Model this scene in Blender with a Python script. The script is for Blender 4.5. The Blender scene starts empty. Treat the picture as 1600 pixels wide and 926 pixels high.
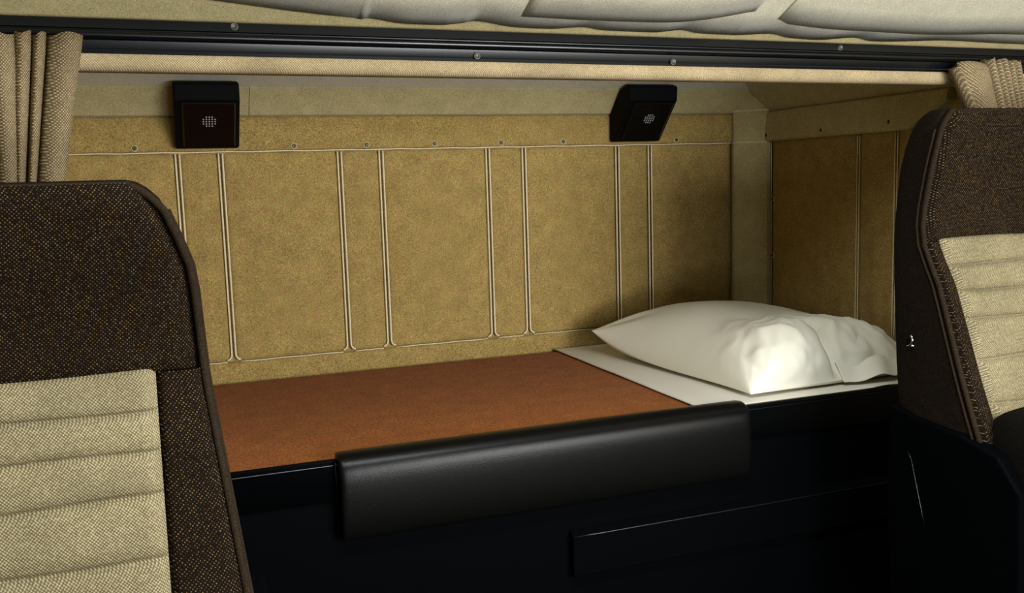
import bpy, math, random
from mathutils import Vector, Matrix, noise
random.seed(7)
C = bpy.context.scene.collection
Z0 = 0.55            # the bunk top stands 0.55 m above the cab floor; heights below are measured from it

# ------------------------------------------------------------------ helpers
def lin(c):
    return tuple(((v/255)/12.92 if v/255 <= .04045 else ((v/255+.055)/1.055)**2.4) for v in c) + (1.0,)

def mk(name, V, F, mat, parent=None, smooth=True, mats=None, fm=None):
    """link verts (bunk-top coordinates) and faces as ONE mesh object"""
    W = [Vector((v[0], v[1], v[2]+Z0)) for v in V]
    if parent is not None:
        o0 = parent.matrix_world.translation if False else Vector(parent['_org'])
    else:
        xs = [v.x for v in W]; ys = [v.y for v in W]; zs = [v.z for v in W]
        o0 = Vector(((min(xs)+max(xs))/2, (min(ys)+max(ys))/2, min(zs)))
    me = bpy.data.meshes.new(name)
    me.from_pydata([tuple(v-o0) for v in W], [], F)
    me.validate()
    ob = bpy.data.objects.new(name, me)
    C.objects.link(ob)
    if parent is not None:
        ob.parent = parent
        ob['_org'] = tuple(o0)
    else:
        ob.location = o0
        ob['_org'] = tuple(o0)
    if mats:
        for m in mats: me.materials.append(m)
        for p, i in zip(me.polygons, fm): p.material_index = i
    else:
        me.materials.append(mat)
    for p in me.polygons: p.use_smooth = smooth
    return ob

def fixn(ob):
    import bmesh
    bm = bmesh.new(); bm.from_mesh(ob.data)
    bmesh.ops.recalc_face_normals(bm, faces=bm.faces)
    bm.to_mesh(ob.data); bm.free()
    return ob

def tag(o, label, cat=None, group=None):
    o['label'] = label
    if cat: o['category'] = cat
    if group: o['group'] = group
    return o

def empty(name, loc, label, cat, group=None):
    o = bpy.data.objects.new(name, None); C.objects.link(o)
    o.empty_display_size = .05
    o.location = (loc[0], loc[1], loc[2]+Z0)
    o['_org'] = (loc[0], loc[1], loc[2]+Z0)
    tag(o, label, cat, group)
    return o

def struct(o):
    o['kind'] = 'structure'
    return o

class MB:
    def __init__(s): s.V = []; s.F = []; s.M = []
    def add(s, V, F, mi=0):
        n = len(s.V); s.V += [tuple(v) for v in V]
        for f in F: s.F.append(tuple(i+n for i in f)); s.M.append(mi)
    def box(s, x0, x1, y0, y1, z0, z1, mi=0):
        V = [(x, y, z) for x in (x0, x1) for y in (y0, y1) for z in (z0, z1)]
        s.add(V, [(0,1,3,2),(4,6,7,5),(0,4,5,1),(2,3,7,6),(0,2,6,4),(1,5,7,3)], mi)
    def tube(s, pts, r, n=8, mi=0, closed=False, cap=True):
        pts = [Vector(p) for p in pts]; m = len(pts); V = []
        ref = None
        for i, p in enumerate(pts):
            if closed: t = pts[(i+1) % m]-pts[i-1]
            else: t = pts[min(i+1, m-1)]-pts[max(i-1, 0)]
            if t.length < 1e-9: t = Vector((0,0,1))
            t.normalize()
            if ref is None:
                ref = Vector((0,1,0)) if abs(t.y) < .9 else Vector((1,0,0))
            a = t.cross(ref)
            if a.length < 1e-6: ref = Vector((1,0,0)); a = t.cross(ref)
            a.normalize(); b = t.cross(a).normalized()
            ref = -b if False else a.cross(t).normalized()
            rr = r[i] if isinstance(r, (list, tuple)) else r
            for k in range(n):
                an = 2*math.pi*k/n
                V.append(p + a*(rr*math.cos(an)) + b*(rr*math.sin(an)))
        F = []
        for i in range(m if closed else m-1):
            for k in range(n):
                F.append((i*n+k, i*n+(k+1) % n, ((i+1) % m)*n+(k+1) % n, ((i+1) % m)*n+k))
        if not closed and cap:
            F.append(tuple(range(n-1, -1, -1))); F.append(tuple((m-1)*n+k for k in range(n)))
        s.add(V, F, mi)
    def grid(s, fn, nu, nv, mi=0):
        V = [fn(u/nu, v/nv) for v in range(nv+1) for u in range(nu+1)]
        F = [(v*(nu+1)+u, v*(nu+1)+u+1, (v+1)*(nu+1)+u+1, (v+1)*(nu+1)+u) for v in range(nv) for u in range(nu)]
        s.add(V, F, mi)
    def loft(s, rings, mi=0, cap=True, closed=True):
        n = len(rings[0]); V = [p for r in rings for p in r]; F = []
        for i in range(len(rings)-1):
            for k in range(n if closed else n-1):
                F.append((i*n+k, i*n+(k+1) % n, (i+1)*n+(k+1) % n, (i+1)*n+k))
        if cap:
            F.append(tuple(range(n-1, -1, -1))); F.append(tuple((len(rings)-1)*n+k for k in range(n)))
        s.add(V, F, mi)
    def extrude_x(s, prof, x0, x1, mi=0, nx=1):
        """closed (y,z) profile run along x"""
        s.loft([[(x0+(x1-x0)*i/nx, p[0], p[1]) for p in prof] for i in range(nx+1)], mi)
    def build(s, name, mat, parent=None, smooth=True, mats=None):
        o = mk(name, s.V, s.F, mat, parent, smooth, mats, s.M if mats else None)
        return fixn(o)

def bevel(o, w, seg=3):
    m = o.modifiers.new('bevel', 'BEVEL'); m.width = w; m.segments = seg; m.limit_method = 'ANGLE'; m.angle_limit = .6
    return o
def subsurf(o, n=1):
    m = o.modifiers.new('sub', 'SUBSURF'); m.levels = n; m.render_levels = n
    return o
def solid(o, t, off=-1):
    m = o.modifiers.new('solid', 'SOLIDIFY'); m.thickness = t; m.offset = off
    return o
def flat_by_angle(o, ang=.7):
    import bmesh
    bm = bmesh.new(); bm.from_mesh(o.data)
    for e in bm.edges:
        if len(e.link_faces) == 2 and e.calc_face_angle(0) > ang: e.smooth = False
    bm.to_mesh(o.data); bm.free()
    return o

# ------------------------------------------------------------------ materials
def newmat(name):
    m = bpy.data.materials.new(name); m.use_nodes = True
    nt = m.node_tree; b = nt.nodes['Principled BSDF']
    return m, nt, b

def N(nt, t, **kw):
    n = nt.nodes.new(t)
    for k, v in kw.items(): setattr(n, k, v)
    return n

def velour(name, c1, c2, grain=900, mottled=55, sheen=.15, rough=.95, bump=.25, var=.25):
    """short pile fabric: heathered fibres of two tones, faint mottling, fine grain"""
    m, nt, b = newmat(name); L = nt.links.new
    g = N(nt, 'ShaderNodeNewGeometry')
    n1 = N(nt, 'ShaderNodeTexNoise'); n1.inputs['Scale'].default_value = grain; n1.inputs['Detail'].default_value = 2
    n2 = N(nt, 'ShaderNodeTexNoise'); n2.inputs['Scale'].default_value = mottled; n2.inputs['Detail'].default_value = 4
    n3 = N(nt, 'ShaderNodeTexNoise'); n3.inputs['Scale'].default_value = grain*.45; n3.inputs['Detail'].default_value = 1
    for n in (n1, n2, n3): L(g.outputs['Position'], n.inputs['Vector'])
    r = N(nt, 'ShaderNodeValToRGB'); r.color_ramp.elements[0].position = .36; r.color_ramp.elements[1].position = .64
    r.color_ramp.elements[0].color = lin(c1); r.color_ramp.elements[1].color = lin(c2)
    L(n1.outputs['Fac'], r.inputs['Fac'])
    h = N(nt, 'ShaderNodeHueSaturation')
    mp = N(nt, 'ShaderNodeMapRange'); mp.inputs[1].default_value = .3; mp.inputs[2].default_value = .7
    mp.inputs[3].default_value = .468; mp.inputs[4].default_value = .532
    L(n3.outputs['Fac'], mp.inputs[0]); L(mp.outputs[0], h.inputs['Hue'])
    mv = N(nt, 'ShaderNodeMapRange'); mv.inputs[1].default_value = .3; mv.inputs[2].default_value = .7
    mv.inputs[3].default_value = 1-var; mv.inputs[4].default_value = 1+var
    L(n2.outputs['Fac'], mv.inputs[0]); L(mv.outputs[0], h.inputs['Value'])
    L(r.outputs['Color'], h.inputs['Color']); L(h.outputs['Color'], b.inputs['Base Color'])
    b.inputs['Roughness'].default_value = rough
    b.inputs['Sheen Weight'].default_value = sheen; b.inputs['Sheen Roughness'].default_value = .4
    b.inputs['Specular IOR Level'].default_value = .06
    bp = N(nt, 'ShaderNodeBump'); bp.inputs['Strength'].default_value = bump; bp.inputs['Distance'].default_value = .002
    L(n1.outputs['Fac'], bp.inputs['Height']); L(bp.outputs['Normal'], b.inputs['Normal'])
    return m

def weave(name, base, dot, pitch=.0042, thr=.35, noise_amt=.35, sheen=.0, bump=.5, tilt=.35):
    """woven seat cloth: staggered light yarn dots on a ground colour"""
    m, nt, b = newmat(name); L = nt.links.new
    g = N(nt, 'ShaderNodeTexCoord')
    sx = N(nt, 'ShaderNodeSeparateXYZ'); L(g.outputs['Object'], sx.inputs[0])
    def math_(op, a, bb=None):
        n = N(nt, 'ShaderNodeMath', operation=op)
        for i, v in enumerate((a, bb)):
            if v is None: continue
            if isinstance(v, (int, float)): n.inputs[i].default_value = v
            else: L(v, n.inputs[i])
        return n.outputs[0]
    k = math.pi/pitch
    wob = N(nt, 'ShaderNodeTexNoise'); wob.inputs['Scale'].default_value = 60; L(g.outputs['Object'], wob.inputs['Vector'])
    w = math_('MULTIPLY', wob.outputs['Fac'], .5)
    xx = math_('ADD', sx.outputs['X'], math_('MULTIPLY', sx.outputs['Y'], tilt))
    a = math_('SINE', math_('ADD', math_('MULTIPLY', xx, k), w))
    c = math_('SINE', math_('ADD', math_('MULTIPLY', sx.outputs['Z'], k), w))
    d = math_('MULTIPLY', a, c)
    n1 = N(nt, 'ShaderNodeTexNoise'); n1.inputs['Scale'].default_value = 330; L(g.outputs['Object'], n1.inputs['Vector'])
    n2 = N(nt, 'ShaderNodeTexNoise'); n2.inputs['Scale'].default_value = 16; n2.inputs['Detail'].default_value = 4; L(g.outputs['Object'], n2.inputs['Vector'])
    e = math_('ADD', d, math_('MULTIPLY', math_('SUBTRACT', n1.outputs['Fac'], .5), noise_amt*4))
    r = N(nt, 'ShaderNodeValToRGB'); r.color_ramp.elements[0].position = thr; r.color_ramp.elements[1].position = min(thr+.4, .99)
    r.color_ramp.elements[0].color = lin(base); r.color_ramp.elements[1].color = lin(dot)
    L(e, r.inputs['Fac'])
    h = N(nt, 'ShaderNodeHueSaturation')
    mv = N(nt, 'ShaderNodeMapRange'); mv.inputs[1].default_value = .3; mv.inputs[2].default_value = .7
    mv.inputs[3].default_value = .85; mv.inputs[4].default_value = 1.15
    L(n2.outputs['Fac'], mv.inputs[0]); L(mv.outputs[0], h.inputs['Value'])
    mh = N(nt, 'ShaderNodeMapRange'); mh.inputs[1].default_value = .3; mh.inputs[2].default_value = .7
    mh.inputs[3].default_value = .485; mh.inputs[4].default_value = .515
    L(n1.outputs['Fac'], mh.inputs[0]); L(mh.outputs[0], h.inputs['Hue'])
    L(r.outputs['Color'], h.inputs['Color']); L(h.outputs['Color'], b.inputs['Base Color'])
    b.inputs['Roughness'].default_value = .9
    b.inputs['Sheen Weight'].default_value = sheen
    b.inputs['Specular IOR Level'].default_value = .05
    bp = N(nt, 'ShaderNodeBump'); bp.inputs['Strength'].default_value = bump; bp.inputs['Distance'].default_value = .0008
    L(d, bp.inputs['Height']); L(bp.outputs['Normal'], b.inputs['Normal'])
    return m

def plain(name, c, rough=.5, metal=0., spec=.5, nscale=0, bump=0., var=0.):
    m, nt, b = newmat(name); L = nt.links.new
    b.inputs['Base Color'].default_value = lin(c)
    b.inputs['Roughness'].default_value = rough; b.inputs['Metallic'].default_value = metal
    b.inputs['Specular IOR Level'].default_value = spec
    if nscale:
        g = N(nt, 'ShaderNodeNewGeometry')
        n1 = N(nt, 'ShaderNodeTexNoise'); n1.inputs['Scale'].default_value = nscale; n1.inputs['Detail'].default_value = 3
        L(g.outputs['Position'], n1.inputs['Vector'])
        if var:
            r = N(nt, 'ShaderNodeValToRGB'); r.color_ramp.elements[0].position = .3; r.color_ramp.elements[1].position = .7
            r.color_ramp.elements[0].color = lin(tuple(max(0, v*(1-var)) for v in c)); r.color_ramp.elements[1].color = lin(tuple(min(255, v*(1+var)) for v in c))
            L(n1.outputs['Fac'], r.inputs['Fac']); L(r.outputs['Color'], b.inputs['Base Color'])
        if bump:
            bp = N(nt, 'ShaderNodeBump'); bp.inputs['Strength'].default_value = bump; bp.inputs['Distance'].default_value = .001
            L(n1.outputs['Fac'], bp.inputs['Height']); L(bp.outputs['Normal'], b.inputs['Normal'])
    return m

M = {}
M['wall'] = velour('tan_velour', (120,101,56), (172,147,91), grain=520, mottled=26, var=.13)
M['wallp'] = velour('tan_welt', (200,184,146), (232,218,184), grain=600, var=.05)
M['band'] = velour('tan_velour_plain', (146,135,96), (187,176,133), grain=600, mottled=30, var=.08)
M['lip'] = weave('beige_header_cloth', (146,128,95), (190,175,143), pitch=.0017, thr=.0)
M['liner'] = velour('pale_roof_lining', (168,164,144), (206,203,184), grain=600, mottled=30, var=.06)
M['curtain'] = weave('beige_curtain_cloth', (104,90,66), (172,156,126), pitch=.0021, thr=.2, tilt=1.0)
M['seatd'] = weave('dark_brown_seat_cloth', (17,11,6), (96,77,52), pitch=.0021, thr=.6, noise_amt=.5)
M['seats'] = velour('dark_brown_side_cloth', (9,7,5), (28,20,13), grain=600, sheen=0, var=.1)
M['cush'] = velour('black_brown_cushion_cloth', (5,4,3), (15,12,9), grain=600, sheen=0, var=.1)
M['seatb'] = weave('beige_seat_cloth', (92,83,60), (140,131,104), pitch=.0018, thr=-.1, noise_amt=.4)
M['piping'] = velour('dark_brown_piping', (20,15,10), (44,35,24), grain=900, sheen=0, var=.1)
M['orange'] = velour('rust_brown_mattress_cloth', (114,63,27), (160,98,47), grain=480, mottled=22, sheen=.03, var=.12)
M['vinyl'] = plain('black_vinyl', (8,8,7), rough=.3, spec=.15, nscale=700, bump=.25)
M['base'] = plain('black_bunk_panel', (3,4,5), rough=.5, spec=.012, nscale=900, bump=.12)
M['black'] = plain('black_plastic', (3,4,5), rough=.35, spec=.15, nscale=900, bump=.12)
M['blackm'] = plain('matt_black_plastic', (2,3,4), rough=.7, spec=.1, nscale=900, bump=.1)
M['rail'] = plain('black_satin_rail', (3,5,10), rough=.3, spec=.45)
M['gloss'] = plain('black_gloss_plastic', (2,3,4), rough=.25, spec=.5)
M['carpet'] = plain('black_carpet', (9,9,9), rough=1, spec=.05, nscale=800, bump=.6, var=.3)
M['sheet'] = plain('white_cotton_sheet', (218,214,200), rough=.9, spec=.1, nscale=900, bump=.1)
M['pillow'] = plain('cream_cotton_pillowcase', (222,219,203), rough=.9, spec=.1, nscale=900, bump=.12)
M['chrome'] = plain('chrome', (220,220,220), rough=.15, metal=1)
M['screw'] = plain('dull_brass_screw', (70,56,36), rough=.4, metal=.6)
M['silver'] = plain('silver_mesh', (170,170,168), rough=.5, metal=.4)
M['dull'] = plain('dark_screw_head', (70,68,64), rough=.45, metal=.5)
M['seatfoam'] = M['seatd']

# ------------------------------------------------------------------ setting
XL, XR = -1.77, 0.0          # bunk end walls
YF = -0.713                  # front of the bunk
S_X = [-1.438, -1.351, -1.096, -1.0015, -.745, -.653, -.403, -.311]
ZB, ZT, ZH, ZC = .0435, .5005, .577, .632    # bottom seam, top seam, top of band, top of the cove

b = MB(); b.box(-2.02, .25, 0.012, .06, -.55, .72)
wall = struct(b.build('wall_back', M['wall'], smooth=False))

# quilted panels with soft rolled edges
edges = [XL] + S_X + [-.066]
def pad(x0, x1, z0, z1, d=.012, yb=.010, nx=26, nz=40, r=.010, cr=.016):
    g = .0055
    X0, X1 = x0+g, x1-g
    def fn(u, v):
        # concentrate samples near the edges
        su = .5-.5*math.cos(math.pi*u); sv = .5-.5*math.cos(math.pi*v)
        x = X0+(X1-X0)*su; z = z0+(z1-z0)*sv
        dx = min(x-X0, X1-x); dz = min(z-z0, z1-z)
        e = min(dx, dz)
        if dx < cr and dz < cr: e = cr-math.hypot(cr-dx, cr-dz)
        t = max(0, min(1, e/r)); roll = math.sqrt(max(0, 1-(1-t)**2))
        t2 = max(0, min(1, e/.07)); sw = t2*t2*(3-2*t2)
        w = noise.noise(Vector((x*7, z*5, 1.3)))*.0012
        y = yb - roll*.006 - sw*(d-.006) - w*t2
        return (x, y, z)
    q = MB(); q.grid(fn, nx, nz)
    return q
for i in range(len(edges)-1):
    q = pad(edges[i], edges[i+1], ZB+.001, ZT-.001)
    q.build('quilted_panel', M['wall'], wall)
# pale welts on both sides of every groove
for i, x in enumerate(S_X):
    q = MB()
    for s in (-1, 1):
        pts = [(x+s*.0042, .0015, ZT-.003-(ZT-ZB-.02)*k/20) for k in range(21)]
        zb = pts[-1][2]
        for k in range(1, 7):
            a = k/6*math.pi/2
            pts.append((x+s*(.0042+.010*(1-math.cos(a))), .0015, zb-.012*math.sin(a)))
        q.tube(pts, .0021, 6)
    q.build('welt', M['wallp'], wall)
q = MB()
q.tube([(XL+.01+(-.076-XL)*k/40, .004+.0006*math.sin(k*1.7), ZT+.0006*math.sin(k*2.1)) for k in range(41)], .0014, 6)
q.build('seam', M['wallp'], wall)
q = MB()
for i in range(len(edges)-1):
    q.tube([(edges[i]+.014+(edges[i+1]-edges[i]-.028)*k/8, .004, ZB-.0005+.0005*math.sin(k*1.9+i)) for k in range(9)], .0012, 6)
q.build('seam', M['wallp'], wall)
# band above and strip below
def slab(name, x0, x1, z0, z1, y, mat, parent, nx=40, nz=6):
    q = MB()
    def fn(u, v):
        x = x0+(x1-x0)*u; z = z0+(z1-z0)*v
        e = min(z-z0, z1-z); t = max(0, min(1, e/.006))
        return (x, .010-(.010-y)*math.sqrt(max(0, 1-(1-t)**2))-.0008*noise.noise(Vector((x*6, z*9, 4)))*t, z)
    zz = [0, .02, .05, .1, .3, .5, .7, .9, .95, .98, 1]
    V = [fn(u/nx, v) for v in zz for u in range(nx+1)]
    F = [(v*(nx+1)+u, v*(nx+1)+u+1, (v+1)*(nx+1)+u+1, (v+1)*(nx+1)+u) for v in range(len(zz)-1) for u in range(nx)]
    q.add(V, F)
    return q.build(name, mat, parent)
slab('upper_band', XL, -.066, ZT+.001, ZH, .0005, M['wall'], wall)
slab('lower_band', XL, -.066, -.06, ZB-.001, .001, M['wall'], wall)

# screws with dimples along the band
def button_mesh(parent, x, y, z, nrm):
    """domed screw in a pressed cup; nrm is the outward direction"""
    n = Vector(nrm).normalized(); up = Vector((0,0,1)); a = up.cross(n).normalized(); c = n.cross(a)
    q = MB(); o = Vector((x, y, z)); k = 14
    rings = []
    for r, h in ((.0078, -.001), (.0066, .0012), (.0052, .0016), (.0044, .0006)):
        rings.append([o+a*(r*math.cos(2*math.pi*i/k))+c*(r*math.sin(2*math.pi*i/k))+n*h for i in range(k)])
    q.loft(rings, 0, cap=False)
    rings = []
    for r, h in ((.0044, .0006), (.0036, .0016), (.002, .0022), (.0008, .0016)):
        rings.append([o+a*(r*math.cos(2*math.pi*i/k))+c*(r*math.sin(2*math.pi*i/k))+n*h for i in range(k)])
    q.loft(rings, 1, cap=True)
    return q.build('button', None, parent, mats=[M['band'], M['screw']])
bx = [-1.521, -1.195, -1.034, -.875, -.711, -.55, -.235]
b0 = button_mesh(wall, bx[0], -.0005, .511, (0,-1,0))
for x in bx[1:]:
    c = b0.copy(); C.objects.link(c); c.parent = wall; c.location = (x-bx[0], 0, 0)

# coves under the bunk ceiling
def cove(name, x0, x1, parent=None, lift=0):
    q = MB()
    P = [(0.010, ZH-.002), (-.004-lift, ZH+.001), (-.052-lift, ZC-.002), (-.054, ZC+.001), (-.040, ZC+.012), (.010, ZC+.012)]
    q.extrude_x(P, x0, x1)
    return q.build(name, M['band'], parent, smooth=False)
cv = struct(cove('trim_1', XL, -1.287)); tag(cv, 'plain beige cove over the left speaker', None)
del cv['label']
cv2 = struct(cove('trim_2', -1.2865, -.050, lift=.003))

# right-hand end wall: its own quilted panels, padded strip, corner post
b = MB(); b.box(.012, .06, -.70, .012, -.55, .72)
wr = struct(b.build('wall_right', M['wall'], smooth=False))
def rot_to_right(q):
    """a panel built for the back wall (x runs right) turned onto the end wall (runs toward the cab)"""
    q.V = [(v[1], -(v[0]), v[2]) for v in q.V]; return q
yed = [.066, .392, .508, .70]
for i in range(3):
    q = rot_to_right(pad(yed[i], yed[i+1], ZB, ZT+.02))
    q.build('quilted_panel', M['wall'], wr)
for yv in yed[:3]:
    q = MB()
    for s in (-1, 1):
        q.tube([(.0035, -yv+s*.0036, ZT-.002-(ZT-ZB)*k/12) for k in range(13)], .0013, 6)
    q.build('welt', M['wallp'], wr)
q = MB()
q.add(*[(lambda V, F: (V, F))([(.012, -.064, ZT+.001), (-.012, -.064, ZT), (-.016, -.064, ZT+.004), (-.012, -.064, ZH-.004), (-.005, -.064, ZH), (.012, -.064, ZH),
       (.012, -.56, ZT+.001), (-.012, -.56, ZT), (-.016, -.56, ZT+.004), (-.012, -.56, ZH-.004), (-.005, -.56, ZH), (.012, -.56, ZH),
       (.012, -.66, ZT+.052), (-.012, -.66, ZT+.051), (-.016, -.66, ZT+.055), (-.012, -.66, ZH-.004), (-.005, -.66, ZH), (.012, -.66, ZH)],
      [(0,1,2,3,4,5), (17,16,15,14,13,12)] + [(j*6+i, j*6+(i+1) % 6, (j+1)*6+(i+1) % 6, (j+1)*6+i) for j in (0, 1) for i in range(6)])][0])
st = q.build('padded_strip', M['band'], wr, smooth=False)
for y, z in ((-.075, .516), (-.286, .516), (-.505, .520)):
    bb = button_mesh(wr, -.0155, y, z, (-1,0,0))
for z in (.354, .208):
    bb = button_mesh(wr, .002, -.078, z, (-1,0,0))
# pale slope added between cove and bunk ceiling, tilted to catch more light
q = MB(); q.extrude_x([(-.040, ZC+.0005), (-.056, ZC+.0005), (-.200, ZC+.048), (-.040, ZC+.048)], XL, -.045)
struct(q.build('trim_10', M['liner'], smooth=False))
# end cove
q = MB()
P = [(.010, ZH-.002), (-.004, ZH+.001), (-.054, ZC), (-.200, ZC+.048), (.010, ZC+.048)]
q.loft([[(p[0], -.05, p[1]) for p in P], [(p[0], -.69, p[1]) for p in P]])
struct(q.build('trim_3', M['band'], smooth=False))
# chamfered corner post with its pointed cap
q = MB()
def post(u, v):
    z = -.06+(ZH+.004+.06)*v
    a = Vector((-.070, .000)); c = Vector((.000, -.070))
    p = a.lerp(c, u); bul = .012*math.sqrt(max(0, 1-(2*u-1)**4))
    return (p.x-bul*.707, p.y-bul*.707, z)
q.grid(post, 14, 30)
n = 14
ap = (-.046, -.046, ZC-.002)
top = [post(k/n, 1) for k in range(n+1)]
V = top+[ap]; q.add(V, [(k, k+1, n+1) for k in range(n)])
struct(q.build('trim_4', M['band'], smooth=False))
q = MB(); q.tube([post(k/n, .88+.0)[:2]+(ZT,) for k in range(n+1)], .0013, 6)
q.tube([tuple(v) for v in top], .0014, 6)
q.build('seam', M['wallp'], bpy.data.objects['trim_4'])

# left end wall, cab sides, floor, ceilings
b = MB(); b.box(XL-.05, XL, -.70, .012, -.55, .72); struct(b.build('wall_left', M['wall'], smooth=False))
b = MB(); b.box(-2.1, .35, -3.4, .06, -.60, -.55); struct(b.build('floor', M['carpet'], smooth=False))
b = MB(); b.box(XL-.05, .06, -.70, .06, ZC+.047, ZC+.06); struct(b.build('ceiling', M['liner'], smooth=False))

# ------------------------------------------------------------------ header over the bunk opening
HX0, HX1 = -1.90, .245
def slope(q):
    """the header falls slightly towards the right"""
    q.V = [(v[0], v[1], v[2]-.0055*(v[0]+1.56)) for v in q.V]; return q
def arc(cy, cz, r, a0, a1, n=6):
    return [(cy+r*math.cos(a0+(a1-a0)*k/n), cz+r*math.sin(a0+(a1-a0)*k/n)) for k in range(n+1)]
P = [(-.690, .650), (-.730, .650), (-.734, .600)] + arc(-.720, .5965, .014, math.pi, 1.5*math.pi, 8) + [(-.700, .5825), (-.690, .590)]
q = MB(); q.extrude_x(P, HX0, HX1, nx=4); slope(q)
hd = struct(flat_by_angle(q.build('trim_5', M['lip']), .9))
# sloping header lining above, with the loose layers of pale lining whose lower edges wave
def hz(y, off=0): return .650 + .45*(-.713-y) + off
b = MB()
b.add([(HX0, -.700, .645), (HX1, -.700, .645), (HX1, -1.30, hz(-1.30)), (HX0, -1.30, hz(-1.30)),
       (HX0, -.700, .690), (HX1, -.700, .690), (HX1, -1.30, hz(-1.30)+.03), (HX0, -1.30, hz(-1.30)+.03)],
      [(0,1,2,3), (7,6,5,4), (0,4,5,1), (1,5,6,2), (2,6,7,3), (3,7,4,0)])
slope(b); struct(b.build('trim_6', M['band'], smooth=False))
W1 = [(-1.95,-.785),(-1.50,-.779),(-1.1959,-.7411),(-1.1773,-.7414),(-1.1297,-.7325),(-1.0662,-.7322),(-1.036,-.7385),(-1.0145,-.7442),(-.9543,-.7338),(-.8866,-.7327),(-.8358,-.7394),(-.8042,-.7339),(-.7034,-.7332),(-.6617,-.7414),(-.6263,-.7348),(-.5648,-.7337),(-.5508,-.7335),(-.4851,-.7403),(-.4447,-.7317),(-.3762,-.7286),(-.3084,-.7384),(-.2658,-.7303),(-.1969,-.7326),(-.1067,-.7398),(.0318,-.7375),(.240,-.7371)]
W2 = [(-.5017,-.7821),(-.4737,-.7703),(-.3814,-.7616),(-.2917,-.7593),(-.1488,-.7575),(-.0015,-.767),(.240,-.7708)]
W3 = [(-.9489,-.7617),(-.8449,-.7595),(-.7369,-.7602),(-.6818,-.7634),(-.6311,-.7736),(-.5985,-.7845),(-.558,-.7982)]
def smooth_line(P, n=10):
    out = []
    for i in range(len(P)-1):
        p0 = P[max(i-1, 0)]; p1 = P[i]; p2 = P[i+1]; p3 = P[min(i+2, len(P)-1)]
        for k in range(n):
            t = k/n
            y = .5*((2*p1[1])+(-p0[1]+p2[1])*t+(2*p0[1]-5*p1[1]+4*p2[1]-p3[1])*t*t+(-p0[1]+3*p1[1]-3*p2[1]+p3[1])*t**3)
            out.append((p1[0]+(p2[0]-p1[0])*t, y))
    out.append(P[-1]); return out
def layer(name, W, yend, off, mat):
    L = smooth_line(W, 6); q = MB(); nv = 10; V = []
    for v in range(nv+1):
        t = v/nv
        for (x, y) in L:
            yy = y+(yend-y)*t
            o = off + .0006*noise.noise(Vector((x*5, yy*14, 2)))*min(1, t*4)
            V.append((x, yy, hz(yy, -o)))
    n = len(L)
    F = [(v*n+u, v*n+u+1, (v+1)*n+u+1, (v+1)*n+u) for v in range(nv) for u in range(n-1)]
    q.add(V, F); slope(q)
    o = q.build(name, mat); solid(o, .0016, 0)
    return o
struct(layer('trim_7', W1, -1.295, .0013, M['liner']))
struct(layer('trim_8', W2, -1.290, .0032, M['liner']))
struct(layer('trim_9', W3, -1.290, .0032, M['liner']))

# ------------------------------------------------------------------ curtain rail
rail = empty('curtain_rail', (-.85, -.735, .604), 'long glossy black curtain rail running along the header above the bunk opening', 'rail')
P = [(-.728, .606), (-.737, .6045), (-.7385, .609), (-.738, .611), (-.7385, .612), (-.741, .624), (-.739, .6265)] \
    + arc(-.741, .632, .0065, 1.5*math.pi, .5*math.pi, 8) + [(-.736, .6395), (-.736, .641), (-.739, .6425), (-.7365, .657), (-.733, .6585), (-.728, .6575)]
P = [(p[0], .6035+(p[1]-.6045)*.86) for p in P]
q = MB(); q.extrude_x(P, HX0+.02, HX1-.02, nx=6); slope(q)
flat_by_angle(q.build('track', M['rail'], rail), .5)
def screw(parent, x, y, z, bright=True):
    q = MB(); k = 12
    q.loft([[(x+r*math.cos(2*math.pi*i/k), y-h, z+r*math.sin(2*math.pi*i/k)) for i in range(k)] for r, h in ((.0058, -.001), (.0055, .0012), (.0042, .0018), (.0034, .0008), (.001, .0006))])
    return q.build('screw', M['dull'], parent)
for x, z in ((-1.015, .6085), (-.677, .605)): screw(rail, x, -.7408, z)
for x, z in ((-1.366, .6425), (-.339, .6345)): screw(rail, x, -.738, z)

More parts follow.
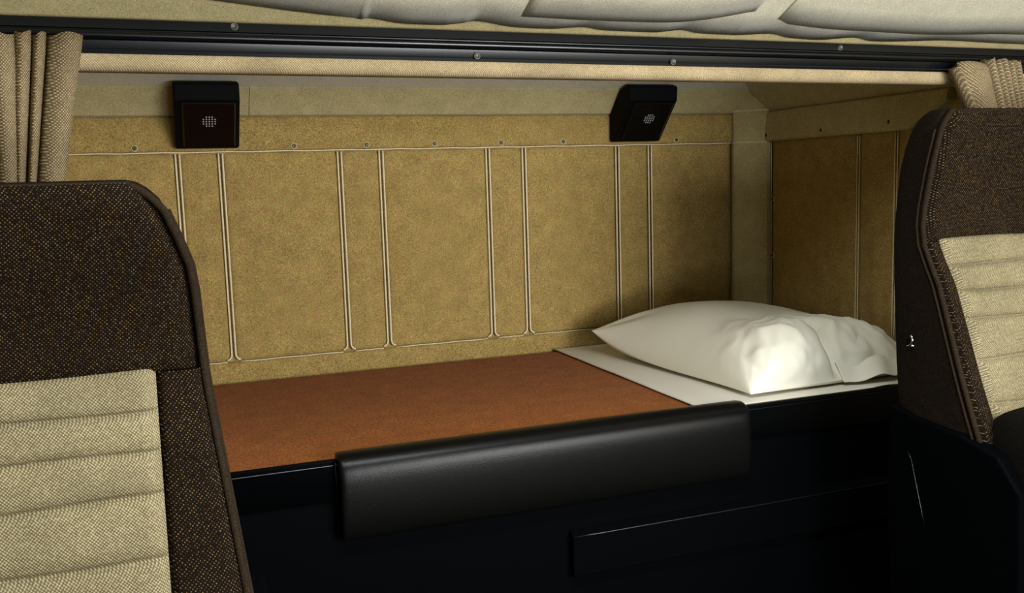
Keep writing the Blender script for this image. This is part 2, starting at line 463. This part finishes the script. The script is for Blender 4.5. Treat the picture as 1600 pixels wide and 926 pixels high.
# ------------------------------------------------------------------ speakers
def speaker(x0, x1, label):
    t = empty('wall_speaker', ((x0+x1)/2, -.05, ZT+.008), label, 'speaker', None)
    zb = .508
    # side outline (y, z): follows wall, cove and ceiling behind; sloping face in front
    side = [(-.0012, zb), (-.0045, ZH), (-.057, ZC-.004), (-.098, ZC+.006), (-.116, ZC+.001), (-.113, .600), (-.026, zb)]
    q = MB(); q.extrude_x(side, x0, x1)
    h = q.build('housing', M['blackm'], t, smooth=False); bevel(h, .004, 2)
    # raised front panel on the sloping face
    p0 = Vector((0, -.112, .600)); p1 = Vector((0, -.026, zb)); d = (p1-p0); n = Vector((0, -abs(d.z), -abs(d.y))).normalized()
    def fp(x, s, o): v = p0+d*s+n*o; return (x, v.y, v.z)
    q = MB()
    V = []
    for o, ins in ((-.004, 0), (.004, 0), (.0065, .004)):
        s0 = .0+ins*6*.16; s1 = .93-ins*6*.16
        V += [fp(x0+.014+ins, .03+ins*4, o), fp(x1-.008-ins, .03+ins*4, o), fp(x1-.008-ins, .93-ins*4, o), fp(x0+.014+ins, .93-ins*4, o)]
    q.add(V, [(8,9,10,11)] + [(j*4+i, j*4+(i+1) % 4, (j+1)*4+(i+1) % 4, (j+1)*4+i) for j in (0, 1) for i in range(4)] + [(3,2,1,0)])
    fpn = q.build('front_panel', M['gloss'], t, smooth=False)
    # round perforated grille: ring of small bright openings in rows
    cx = (x0+x1)/2+.003; q = MB(); sc = .40; sp = .0057
    for i in range(-2, 3):
        for j in range(-2, 3):
            if abs(i) == 2 and abs(j) == 2: continue
            c = Vector(fp(cx+i*sp, sc, .0068)) + d.normalized()*(j*sp)
            k = 8; ax = Vector((1,0,0)); dz = d.normalized(); r = .0019
            rings = [[c+ax*(rr*math.cos(2*math.pi*m/k))+dz*(rr*math.sin(2*math.pi*m/k))+n*hh for m in range(k)] for rr, hh in ((r, -.0004), (r*.8, .0006), (r*.3, .001))]
            q.loft(rings)
    g = q.build('grille', M['silver'], t); g['label'] = 'round patch of small bright grille holes'
    return t
speaker(-1.440, -1.3125, 'black wedge speaker at the left of the bunk wall, seen straight on')
speaker(-.4252, -.297, 'black wedge speaker at the right of the bunk wall, seen at an angle')

# ------------------------------------------------------------------ bunk
bunk = empty('bunk_base', (-.885, -.37, -.55), 'black bunk base with a padded vinyl front edge under the rust mattress', 'bunk')
b = MB(); b.box(XL+.004, XR-.004, YF+.004, -.012, -.549, -.030)
o = b.build('base_box', M['base'], bunk, smooth=False)
P = [(YF+.012, -.030), (YF+.012, .0015)] + arc(YF+.006, .0005, .005, math.pi*.4, math.pi, 5) + [(YF, -.060), (YF+.004, -.062), (YF+.004, -.030)]
q = MB(); q.extrude_x(P, XL+.004, XR-.004, nx=2)
q.build('front_lip', M['black'], bunk)
q = MB(); q.tube([(XL+.01+(XR-XL-.02)*k/20, YF-.0006, -.0035) for k in range(21)], .0014, 8)
q.build('lip_glint_bead', M['rail'], bunk)  # glossy bead added only to draw the highlight along the lip
# padded vinyl roll clipped over the edge
x0, x1 = -1.2555, -.5245
prof = [(-.690, .004), (-.690, .010), (-.697, .0145), (-.712, .0155), (-.720, .0145), (-.730, .0105), (-.738, .003), (-.7425, -.008), (-.7445, -.024), (-.7445, -.060), (-.743, -.090), (-.738, -.112), (-.731, -.121), (-.720, -.123), (-.7135, -.118), (-.7135, .004)]
q = MB(); rings = []; cy, cz = -.722, -.03
for x, s in ((x0, .80), (x0+.002, .92), (x0+.007, .98), (x0+.014, 1), (x0+.1, 1), ((x0+x1)/2, 1), (x1-.1, 1), (x1-.014, 1), (x1-.007, .98), (x1-.002, .92), (x1, .80)):
    rings.append([(x, max(min(cy+(p[0]-cy)*s, -.690), -.76) if p[0] < -.7136 or p[1] > .0035 else p[0], cz+(p[1]-cz)*(s if s == 1 else (1-(1-s)*.18))) for p in prof])
q.loft(rings)
o = q.build('padded_edge', M['vinyl'], bunk); subsurf(o, 1); o['label'] = 'black vinyl padded roll over the front edge'
# small welts at the ends of the roll and the ledge moulding below
for x in (x0-.003, x1+.003):
    q = MB(); q.tube([(x, -.7150, .006), (x, -.7205, -.002), (x, -.7225, -.020), (x, -.7225, -.112)], .0016, 6)
    q.build('edge_clip', M['black'], bunk)
q = MB()
q.extrude_x([(YF+.006, -.168), (YF-.004, -.1745), (YF-.012, -.180), (YF-.012, -.25), (YF+.006, -.25)], -.868, -.10, nx=2)
o = q.build('ledge', M['base'], bunk, smooth=False); bevel(o, .0022, 3)

q = MB(); q.tube([(-.868+.06*k, YF-.0125, -.1795) for k in range(13)], .0016, 8)
q.build('ledge_glint_bead', M['rail'], bunk)  # added bead, stands in for the highlight on the ledge edge

# mattress with rust-brown cover
q = MB()
mx0, mx1, my0, my1 = XL+.008, XR-.010, YF+.014, -.004
def mat_top(u, v):
    x = mx0+(mx1-mx0)*u; y = my0+(my1-my0)*v
    e = min(y-my0, my1-y, x-mx0, mx1-x); t = max(0, min(1, e/.018)); r = math.sqrt(max(0, 1-(1-t)**2))
    return (x, y, -.012+.012*r+.0008*noise.noise(Vector((x*4, y*6, 0)))*t)
us = [0, .002, .005, .01]+[k/40 for k in range(1, 40)]+[.99, .995, .998, 1]
vs = [0, .005, .012, .025]+[k/20 for k in range(1, 20)]+[.975, .988, .995, 1]
V = [mat_top(u, v) for v in vs for u in us]; n = len(us)
F = [(v*n+u, v*n+u+1, (v+1)*n+u+1, (v+1)*n+u) for v in range(len(vs)-1) for u in range(n-1)]
q.add(V, F)
q.box(mx0, mx1, my0, my1, -.0298, -.012)
mt = q.build('mattress', M['orange']); tag(mt, 'thin rust-brown mattress lying on the black bunk base', 'mattress')

# sheet over the right end
q = MB()
def sh(u, v):
    y = -.696+(.690)*v
    x = -.5935+.004*(v-.5) + (.575)*u
    z = .0035
    z += .0010*noise.noise(Vector((x*9, y*9, 5)))
    # folds near the front right corner
    f = max(0, min(1, (x+.33)/.2))*max(0, min(1, (-.672-y)/.012))
    z += f*(.004*abs(math.sin((x*1.0+y*.6)*34)))
    if v < .03: z -= .0015*(1-v/.03)
    return (x, y, z)
q.grid(sh, 70, 70)
st = q.build('bed_sheet', M['sheet']); solid(st, .0016, 0)
tag(st, 'white sheet spread on the right end of the rust mattress under the pillow', 'sheet')

# ------------------------------------------------------------------ pillow
A = Vector((-.548, -.135)); Bc = Vector((-.478, -.672)); D = Vector((-.035, -.655)); E_ = Vector((-.035, -.125))
pil = empty('pillow', (-.27, -.40, .006), 'plump cream pillow with a crumpled open end, on the white sheet', 'pillow')
def sm(t): t = max(0, min(1, t)); return t*t*(3-2*t)
def ridged(p): return 1-2*abs(noise.noise(p))
def pillow_pt(u, v, side):
    # u: left..right (0..1), v: front..back (0..1)
    p = Bc.lerp(D, u).lerp(A.lerp(E_, u), v)
    uu, vv = 2*u-1, 2*v-1
    bow = .030*(1-vv*vv); p.x += -uu*abs(uu)*bow*.55
    if vv > 0: p.y += -vv*abs(vv)*.026*(1-uu*uu)
    # the closed back end tapers, the open front end is blunt and stuffed
    ex = 1-abs(uu)**2.4
    ey = (1-abs(vv)**2.6) if vv > 0 else (1-abs(vv)**9)
    t = max(0, ex)**.52*max(0, ey)**(.52 if vv > 0 else .60)
    seam = .064*(.20+.80*v) + .010*u
    seam = seam*(1-.62*(1-vv*vv))
    fr = sm((.30-v)/.30)                                   # front zone
    ear = math.exp(-((u-.24)/.17)**2)                      # stuffed front left lobe
    cre = math.exp(-((u-.475)/.035)**2)                    # deep crease right of the lobe
    lob2 = math.exp(-((u-.72)/.18)**2)
    y = p.y
    if side > 0:
        top = .122 - .016*uu + .014*vv - .018*max(0, uu)*max(0, vv)
        top += fr*(.012*ear + .006*lob2 - .040*cre*sm((.34-v)/.3))
        z = seam + (top-seam*.6)*t
        q3 = Vector((p.x*13+1, p.y*10, z*9))
        f2 = sm((.52-v)/.52)
        z += t*f2*(.012*ridged(q3) + .006*ridged(q3*2.3+Vector((5,1,2))))
        g = sm((u-.5)/.5)
        z += g*t*.005*ridged(Vector((p.x*4+p.y*12, p.y*3-p.x*4, 8)))
        z += t*.0025*noise.noise(Vector((p.x*9, p.y*9, 6)))
        rr = math.hypot(1-abs(uu), 1-abs(vv)); an = math.atan2(1-abs(vv), 1-abs(uu))
        z += .005*math.sin(an*13+uu*2)*math.exp(-((rr-.28)/.22)**2)*t*(1 if vv > 0 else .5)
        zz = min(1, max(0, (z-seam)/.12))
        y += fr*(-.022*ear*math.sin(zz*math.pi*.9) + .040*cre*(.4+.6*zz) + .012*sm((u-.45)/.1)
                 + (.014*noise.noise(Vector((p.x*22, z*16, 3)))+.008*ridged(Vector((p.x*34, z*22, 7))))*min(1, t*2))*sm(t*3+.25)
    else:
        z = seam - (seam-.0065)*min(1, t*1.6)
    return (p.x, y, max(z, .0065))
q = MB(); nu, nv = 110, 130
def ease(s): return .5-.5*math.cos(math.pi*s)
idx = {}; V = []; F = []
for side in (1, -1):
    for j in range(nv+1):
        for i in range(nu+1):
            border = i in (0, nu) or j in (0, nv)
            if side == -1 and border: idx[(i, j, -1)] = idx[(i, j, 1)]; continue
            idx[(i, j, side)] = len(V); V.append(pillow_pt(ease(i/nu), ease(j/nv), side))
    for j in range(nv):
        for i in range(nu):
            f = [idx[(i, j, side)], idx[(i+1, j, side)], idx[(i+1, j+1, side)], idx[(i, j+1, side)]]
            F.append(tuple(f if side == 1 else f[::-1]))
q.add(V, F)
pb = q.build('pillow_body', M['pillow'], pil)
# loose open end of the pillowcase: crumpled cloth falling over the front of the pillow
q = MB()
def flap(u, v):
    x = -.262+.215*u
    y = -.640-.034*v + .006*math.sin(u*11+v) - .010*v*math.sin(u*math.pi)
    z = .050-.026*v*(1-.3*math.sin(u*5)) + .004*math.sin(u*17+v*2) - .016*v*(1-u)
    return (x, y, z)
q.grid(flap, 50, 14)
fl = q.build('pillowcase_opening', M['pillow'], pil); solid(fl, .0018, 0); subsurf(fl, 1)

# ------------------------------------------------------------------ seats
PROF = [(.205, -.014), (.19, -.013), (.10, .002), (.04, .012), (0, .011), (-.03, -.004), (-.07, -.028), (-.14, -.055), (-.21, -.082), (-.27, -.108), (-.34, -.140), (-.42, -.180)]
def yprof(z):
    P = PROF
    if z >= P[0][0]: return P[0][1]
    for (a, ya), (c, yc) in zip(P, P[1:]):
        if z >= c:
            t = (a-z)/(a-c); return ya+(yc-ya)*t
    return P[-1][1]
def ys(z): return (yprof(z-.012)+2*yprof(z)+yprof(z+.012))/4
def seat(label, z0, y0, xa, xb, ia, ib, taper, flare):
    """xa..xb: outer sides, ia..ib: sides of the beige insert; z0/y0: line where the insert begins"""
    xc = (xa+xb)/2; hw = (xb-xa)/2
    root = empty('cab_seat', (xc, y0-.05, -.55), label, 'seat', None)
    def halfw(z):
        if z <= .10: return hw+flare*max(0, -.02-z)-.006*max(0, (z+.02)/.12)
        return hw-.006-taper*((z-.10)/.10)**1.15
    BK = [(.21, .050), (.18, .059), (.125, .077), (.02, .082), (-.084, .080), (-.244, .069), (-.35, .045), (-.43, .020)]
    def back(z):
        for (a, ya), (c, yc) in zip(BK, BK[1:]):
            if z >= c: return ya+(yc-ya)*(a-z)/(a-c)
        return BK[-1][1]
    def depth(z): return .082+.09*max(0, min(1, (.05-z)/.40))
    # backrest shell
    q = MB(); rings = []
    zl = [-.50, -.42, -.38, -.32, -.26, -.20, -.14, -.08, -.03, 0, .04, .08, .11, .14, .165, .183, .194, .2005, .203]
    for z in zl:
        w = halfw(z); dp = depth(z); ins = 0
        if z > .165: k = (z-.165)/.038; ins = .030*(1-math.sqrt(max(0, 1-k*k)))
        w2 = w-ins*.9; f = ys(z)+y0+.006+ins*.7; bk = y0+back(z)-ins*.6
        cy = (f+bk)/2; hd = (bk-f)/2; ring = []
        n = 64
        for k in range(n):
            a = 2*math.pi*k/n; c, s = math.cos(a), math.sin(a); e = .20
            ring.append((xc+w2*math.copysign(abs(c)**e, c), cy+hd*math.copysign(abs(s)**(e*1.2), s), z0+z))
        rings.append(ring)
    q.loft(rings); q.build('backrest', M['seats'], root)
    # dark head pad, slightly proud of the shell
    q = MB()
    def hp(u, v):
        z = -.004+.203*v; w = halfw(z)-.010
        if z > .16: w -= .018*((z-.16)/.039)**2
        x = xc-w+2*w*u
        e = min(u, 1-u)*2*w; ez = .199-z
        t = min(1, e/.022); t2 = max(0, min(1, ez/.03)); t3 = min(1, (z+.004)/.012)
        rr = math.sqrt(max(0, 1-(1-t)**2))*math.sqrt(max(0, 1-(1-t2)**2))
        return (x, y0+ys(z)+.010-.014*rr*(.55+.45*math.sqrt(max(0, 1-(1-t3)**2))), z0+z)
    q.grid(hp, 40, 34); q.build('head_pad', M['seatd'], root)
    # side bolsters
    for sx in (-1, 1):
        q = MB()
        e0 = (ib if sx > 0 else ia); e1 = xc+sx*(hw-.008); fl = flare
        def bol(u, v):
            z = -.40+.396*v
            x = e0+(e1+sx*fl*max(0, -.02-z)-e0)*u
            t = max(0, 1-(2*u-1)**4)
            return (x, y0+ys(z)+.008-.012*math.sqrt(t)-.004*u, z0+z)
        q.grid(bol, 14, 40); q.build('bolster', M['seatd'], root)
    # beige insert of stitched horizontal rolls
    ch = [0, -.041, -.080, -.123, -.182, -.246, -.315, -.40]
    RT = [0, .02, .06, .12, .22, .45, .72, .9, .975]; RP = [0, .42, .74, .93, 1, .92, .78, .58, .30]
    q = MB(); V = []; nx = 40; rows = []
    for a, c in zip(ch, ch[1:]):
        for k in range(9): rows.append((a+(c-a)*RT[k], RP[k]))
    rows.append((ch[-1], 0))
    for z, pf in rows:
        for i in range(nx+1):
            u = i/nx; x = ia+(ib-ia)*u
            sag = .0016*math.sin(u*7+z*40)
            e = min(u, 1-u)*(ib-ia); t = min(1, e/.010)
            V.append((x, y0+ys(z)+.004-.0135*pf*math.sqrt(max(0, 1-(1-t)**2))*.98, z0+z+sag))
    n = nx+1
    F = [(v*n+u, v*n+u+1, (v+1)*n+u+1, (v+1)*n+u) for v in range(len(rows)-1) for u in range(nx)]
    q.add(V, F); o = q.build('insert_panel', M['seatb'], root); o['label'] = 'beige insert of horizontal stitched rolls'
    # piping along the front corner of the backrest
    q = MB(); L = []
    zz = [-.40+.03*k for k in range(19)]+[.17, .183, .192, .197]
    for sx in (-1, 1):
        pts = []
        for z in zz:
            w = halfw(z)-.004
            if z > .165: w -= .022*((z-.165)/.032)**2
            pts.append((xc+sx*w, y0+ys(z)+.004+(.010*((z-.165)/.032)**2 if z > .165 else 0), z0+z))
        L.append(pts)
    q.tube(L[0]+L[1][::-1], .0042, 8); q.build('piping', M['piping'], root)
    for sx in (-1, 1):
        pts = [(xc+sx*(halfw(z)+.0005), y0+ys(z)+.0125, z0+z) for z in zz[:-3]]
        q = MB(); q.tube(pts, .0020, 6)
        q.build('side_seam', M['piping'], root)
    # cushion, base and a black side shield enlarged to stand in for shade
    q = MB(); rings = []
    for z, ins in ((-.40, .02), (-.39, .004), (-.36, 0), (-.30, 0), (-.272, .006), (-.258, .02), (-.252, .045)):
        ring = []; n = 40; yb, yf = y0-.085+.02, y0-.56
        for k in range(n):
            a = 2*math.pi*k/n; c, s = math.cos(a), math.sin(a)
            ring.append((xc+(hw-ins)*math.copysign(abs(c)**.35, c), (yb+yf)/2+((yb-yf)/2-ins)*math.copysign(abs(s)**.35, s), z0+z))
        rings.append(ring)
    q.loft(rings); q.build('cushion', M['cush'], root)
    q = MB(); q.box(xa+.012, xb-.012, y0-.52, y0+.02, -.55, z0-.395)
    o = q.build('pedestal', M['blackm'], root, smooth=False); bevel(o, .02, 3)
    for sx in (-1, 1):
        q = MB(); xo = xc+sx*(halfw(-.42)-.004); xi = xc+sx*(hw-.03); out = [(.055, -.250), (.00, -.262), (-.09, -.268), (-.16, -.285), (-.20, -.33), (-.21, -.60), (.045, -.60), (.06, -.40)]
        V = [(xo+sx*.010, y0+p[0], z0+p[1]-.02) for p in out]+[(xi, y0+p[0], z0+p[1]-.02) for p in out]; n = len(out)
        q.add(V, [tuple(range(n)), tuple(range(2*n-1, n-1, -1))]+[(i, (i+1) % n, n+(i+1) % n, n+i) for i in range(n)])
        o = q.build('side_shade_shield', M['base'], root, smooth=False); bevel(o, .006, 3)
        xs_ = xo+sx*.0102
        q = MB(); q.tube([(xs_, y0+a, z0+c) for a, c in ((.012, -.340), (.004, -.352), (-.006, -.385), (-.020, -.43), (-.030, -.465))], [.0006, .0012, .0013, .0012, .0006], 6)
        q.build('shield_glint_bead', M['rail'], o)  # thin bead added as the highlight line on the shield
    return root
sl = seat('dark brown cab seat with beige insert in front of the left curtain', .2305, -1.05, -1.905, -1.442, -1.855, -1.497, .036, .11)
sr = seat('dark brown cab seat with beige insert beside the pillow, showing its side', .309, -.972, -.362, .098, -.329, .062, .012, .03)
# chrome recliner hook on the inner side of the right seat
q = MB(); o0 = Vector((-.3625, -.945, .148))
q.tube([(-.372, o0.y+.010*math.cos(a)-.002, o0.z+.010*math.sin(a)) for a in [math.radians(120+k*18) for k in range(10)]], [.0008, .0014, .0018, .002, .002, .002, .0018, .0016, .0012, .0008], 8)
q.tube([(-.362, -.955, .1386), (-.372, -.955, .1386)], .0018, 8)
q.tube([(-.362, -.948, .151), (-.3725, -.948, .1505)], .005, 10, 1)
q.build('recliner_hook', None, sr, mats=[M['chrome'], M['blackm']])['label'] = 'small bright chrome hook'

# ------------------------------------------------------------------ curtains
def curtain(label, panels, zlow, mat):
    """panels: (x_left, x_right) of every pleat at its top and again lower down, with the height of its top"""
    q = MB(); nv = 28; rows = []
    for v in range(nv+1):
        row = []
        for (a, c, a2, c2, zt) in panels:
            z = zt-(zt-zlow)*v/nv
            t = min(1.6, (.62-z)/.18) if z < .62 else 0
            xl = a+(a2-a)*t; xr = c+(c2-c)*t; w = xr-xl
            row.append((xl+.15*w, -.7535, z)); row.append((xl+.02*w, -.762, z))
            for k in range(9):
                s_ = k/8
                row.append((xl+w*s_, -.766-.009*math.sin(math.pi*s_)-.004*s_+.0015*noise.noise(Vector((xl*30+s_*2, z*12, 1))), z+(.0025*math.sin(s_*5+xl*60) if v == 0 else 0)))
            row.append((xr-.004, -.761, z)); row.append((xr-.006, -.7535, z))
        rows.append(row)
    n = len(rows[0]); V = [p for r in rows for p in r]
    q.add(V, [(j*n+i, j*n+i+1, (j+1)*n+i+1, (j+1)*n+i) for j in range(nv) for i in range(n-1)])
    o = q.build('curtain', mat); solid(o, .0022, 0)
    return tag(o, label, 'curtain')
PL = [(-1.80+.034*k, -1.772+.034*k, -1.80+.033*k, -1.776+.033*k, .622) for k in range(5)]
PL += [(-1.6345, -1.6165, -1.6480, -1.6385, .624), (-1.6135, -1.5995, -1.6340, -1.6255, .622), (-1.5955, -1.5570, -1.6225, -1.5925, .622)]
curtain('beige pleated curtain hanging behind the left seat', PL, .02, M['curtain'])
PR = [(-.122, -.106, -.018, -.008, .599), (-.104, -.034, -.008, .032, .609), (-.032, -.018, .032, .046, .616), (-.016, -.004, .046, .058, .613), (-.002, .012, .058, .070, .615), (.014, .028, .070, .082, .612), (.030, .046, .082, .094, .614)]
curtain('beige bunched curtain tucked above the right seat', PR, .30, M['curtain'])

# cab side walls and door pillars beside the opening
b = MB(); b.box(-2.07, -2.02, -3.4, .06, -.55, 1.0); struct(b.build('wall_cab_left', M['band'], smooth=False))
b = MB(); b.box(.25, .30, -3.4, .06, -.55, 1.0); struct(b.build('wall_cab_right', M['band'], smooth=False))

# ------------------------------------------------------------------ light
def area(name, loc, target, sx, sy, power, col=(1,1,1)):
    l = bpy.data.lights.new(name, 'AREA'); l.shape = 'RECTANGLE'; l.size = sx; l.size_y = sy; l.energy = power; l.color = col
    o = bpy.data.objects.new(name, l); C.objects.link(o)
    o.location = (loc[0], loc[1], loc[2]+Z0)
    d = Vector(target)-Vector(loc); o.rotation_euler = d.to_track_quat('-Z', 'Y').to_euler()
    return o
area('windscreen_daylight', (-.27, -2.75, .42), (-.85, 0, .30), .8, .75, 57, (1, .995, .975))
area('low_fill_light', (-.85, -2.75, .05), (-.6, 0, .45), .7, .35, 16, (.97, 1, .98))  # added low fill without a real source; lifts ceiling, post and right wall
area('roof_hatch_daylight', (-1.05, -1.52, 1.25), (-.9, -.6, 0), .5, .4, 33, (.95, .98, 1))
w = bpy.data.worlds.new('world'); bpy.context.scene.world = w; w.use_nodes = True
w.node_tree.nodes['Background'].inputs[0].default_value = (.85, .92, 1, 1)
w.node_tree.nodes['Background'].inputs[1].default_value = .03

# ------------------------------------------------------------------ camera
cam = bpy.data.cameras.new('camera'); co = bpy.data.objects.new('camera', cam); C.objects.link(co)
cam.sensor_fit = 'HORIZONTAL'; cam.sensor_width = 36; cam.lens = 36*1458.66/1600; cam.clip_start = .02
yaw, pitch, roll = (math.radians(a) for a in (20.38856, -7.02744, -1.77018))
f = Vector((math.sin(yaw)*math.cos(pitch), math.cos(yaw)*math.cos(pitch), math.sin(pitch)))
rt = Vector((math.cos(yaw), -math.sin(yaw), 0)); up = rt.cross(f)
r2 = rt*math.cos(roll)+up*math.sin(roll); u2 = -rt*math.sin(roll)+up*math.cos(roll)
mw = Matrix((r2, u2, -f)).transposed().to_4x4(); mw.translation = Vector((-1.4795, -2.1101, .4191+Z0))
co.matrix_world = mw
sc = bpy.context.scene; sc.camera = co
for o in list(bpy.data.objects):
    if '_org' in o: del o['_org']
vs_ = sc.view_settings
vs_.view_transform = 'Standard'; vs_.look = 'None'; vs_.gamma = 1; vs_.use_curve_mapping = False; vs_.exposure = 0.0
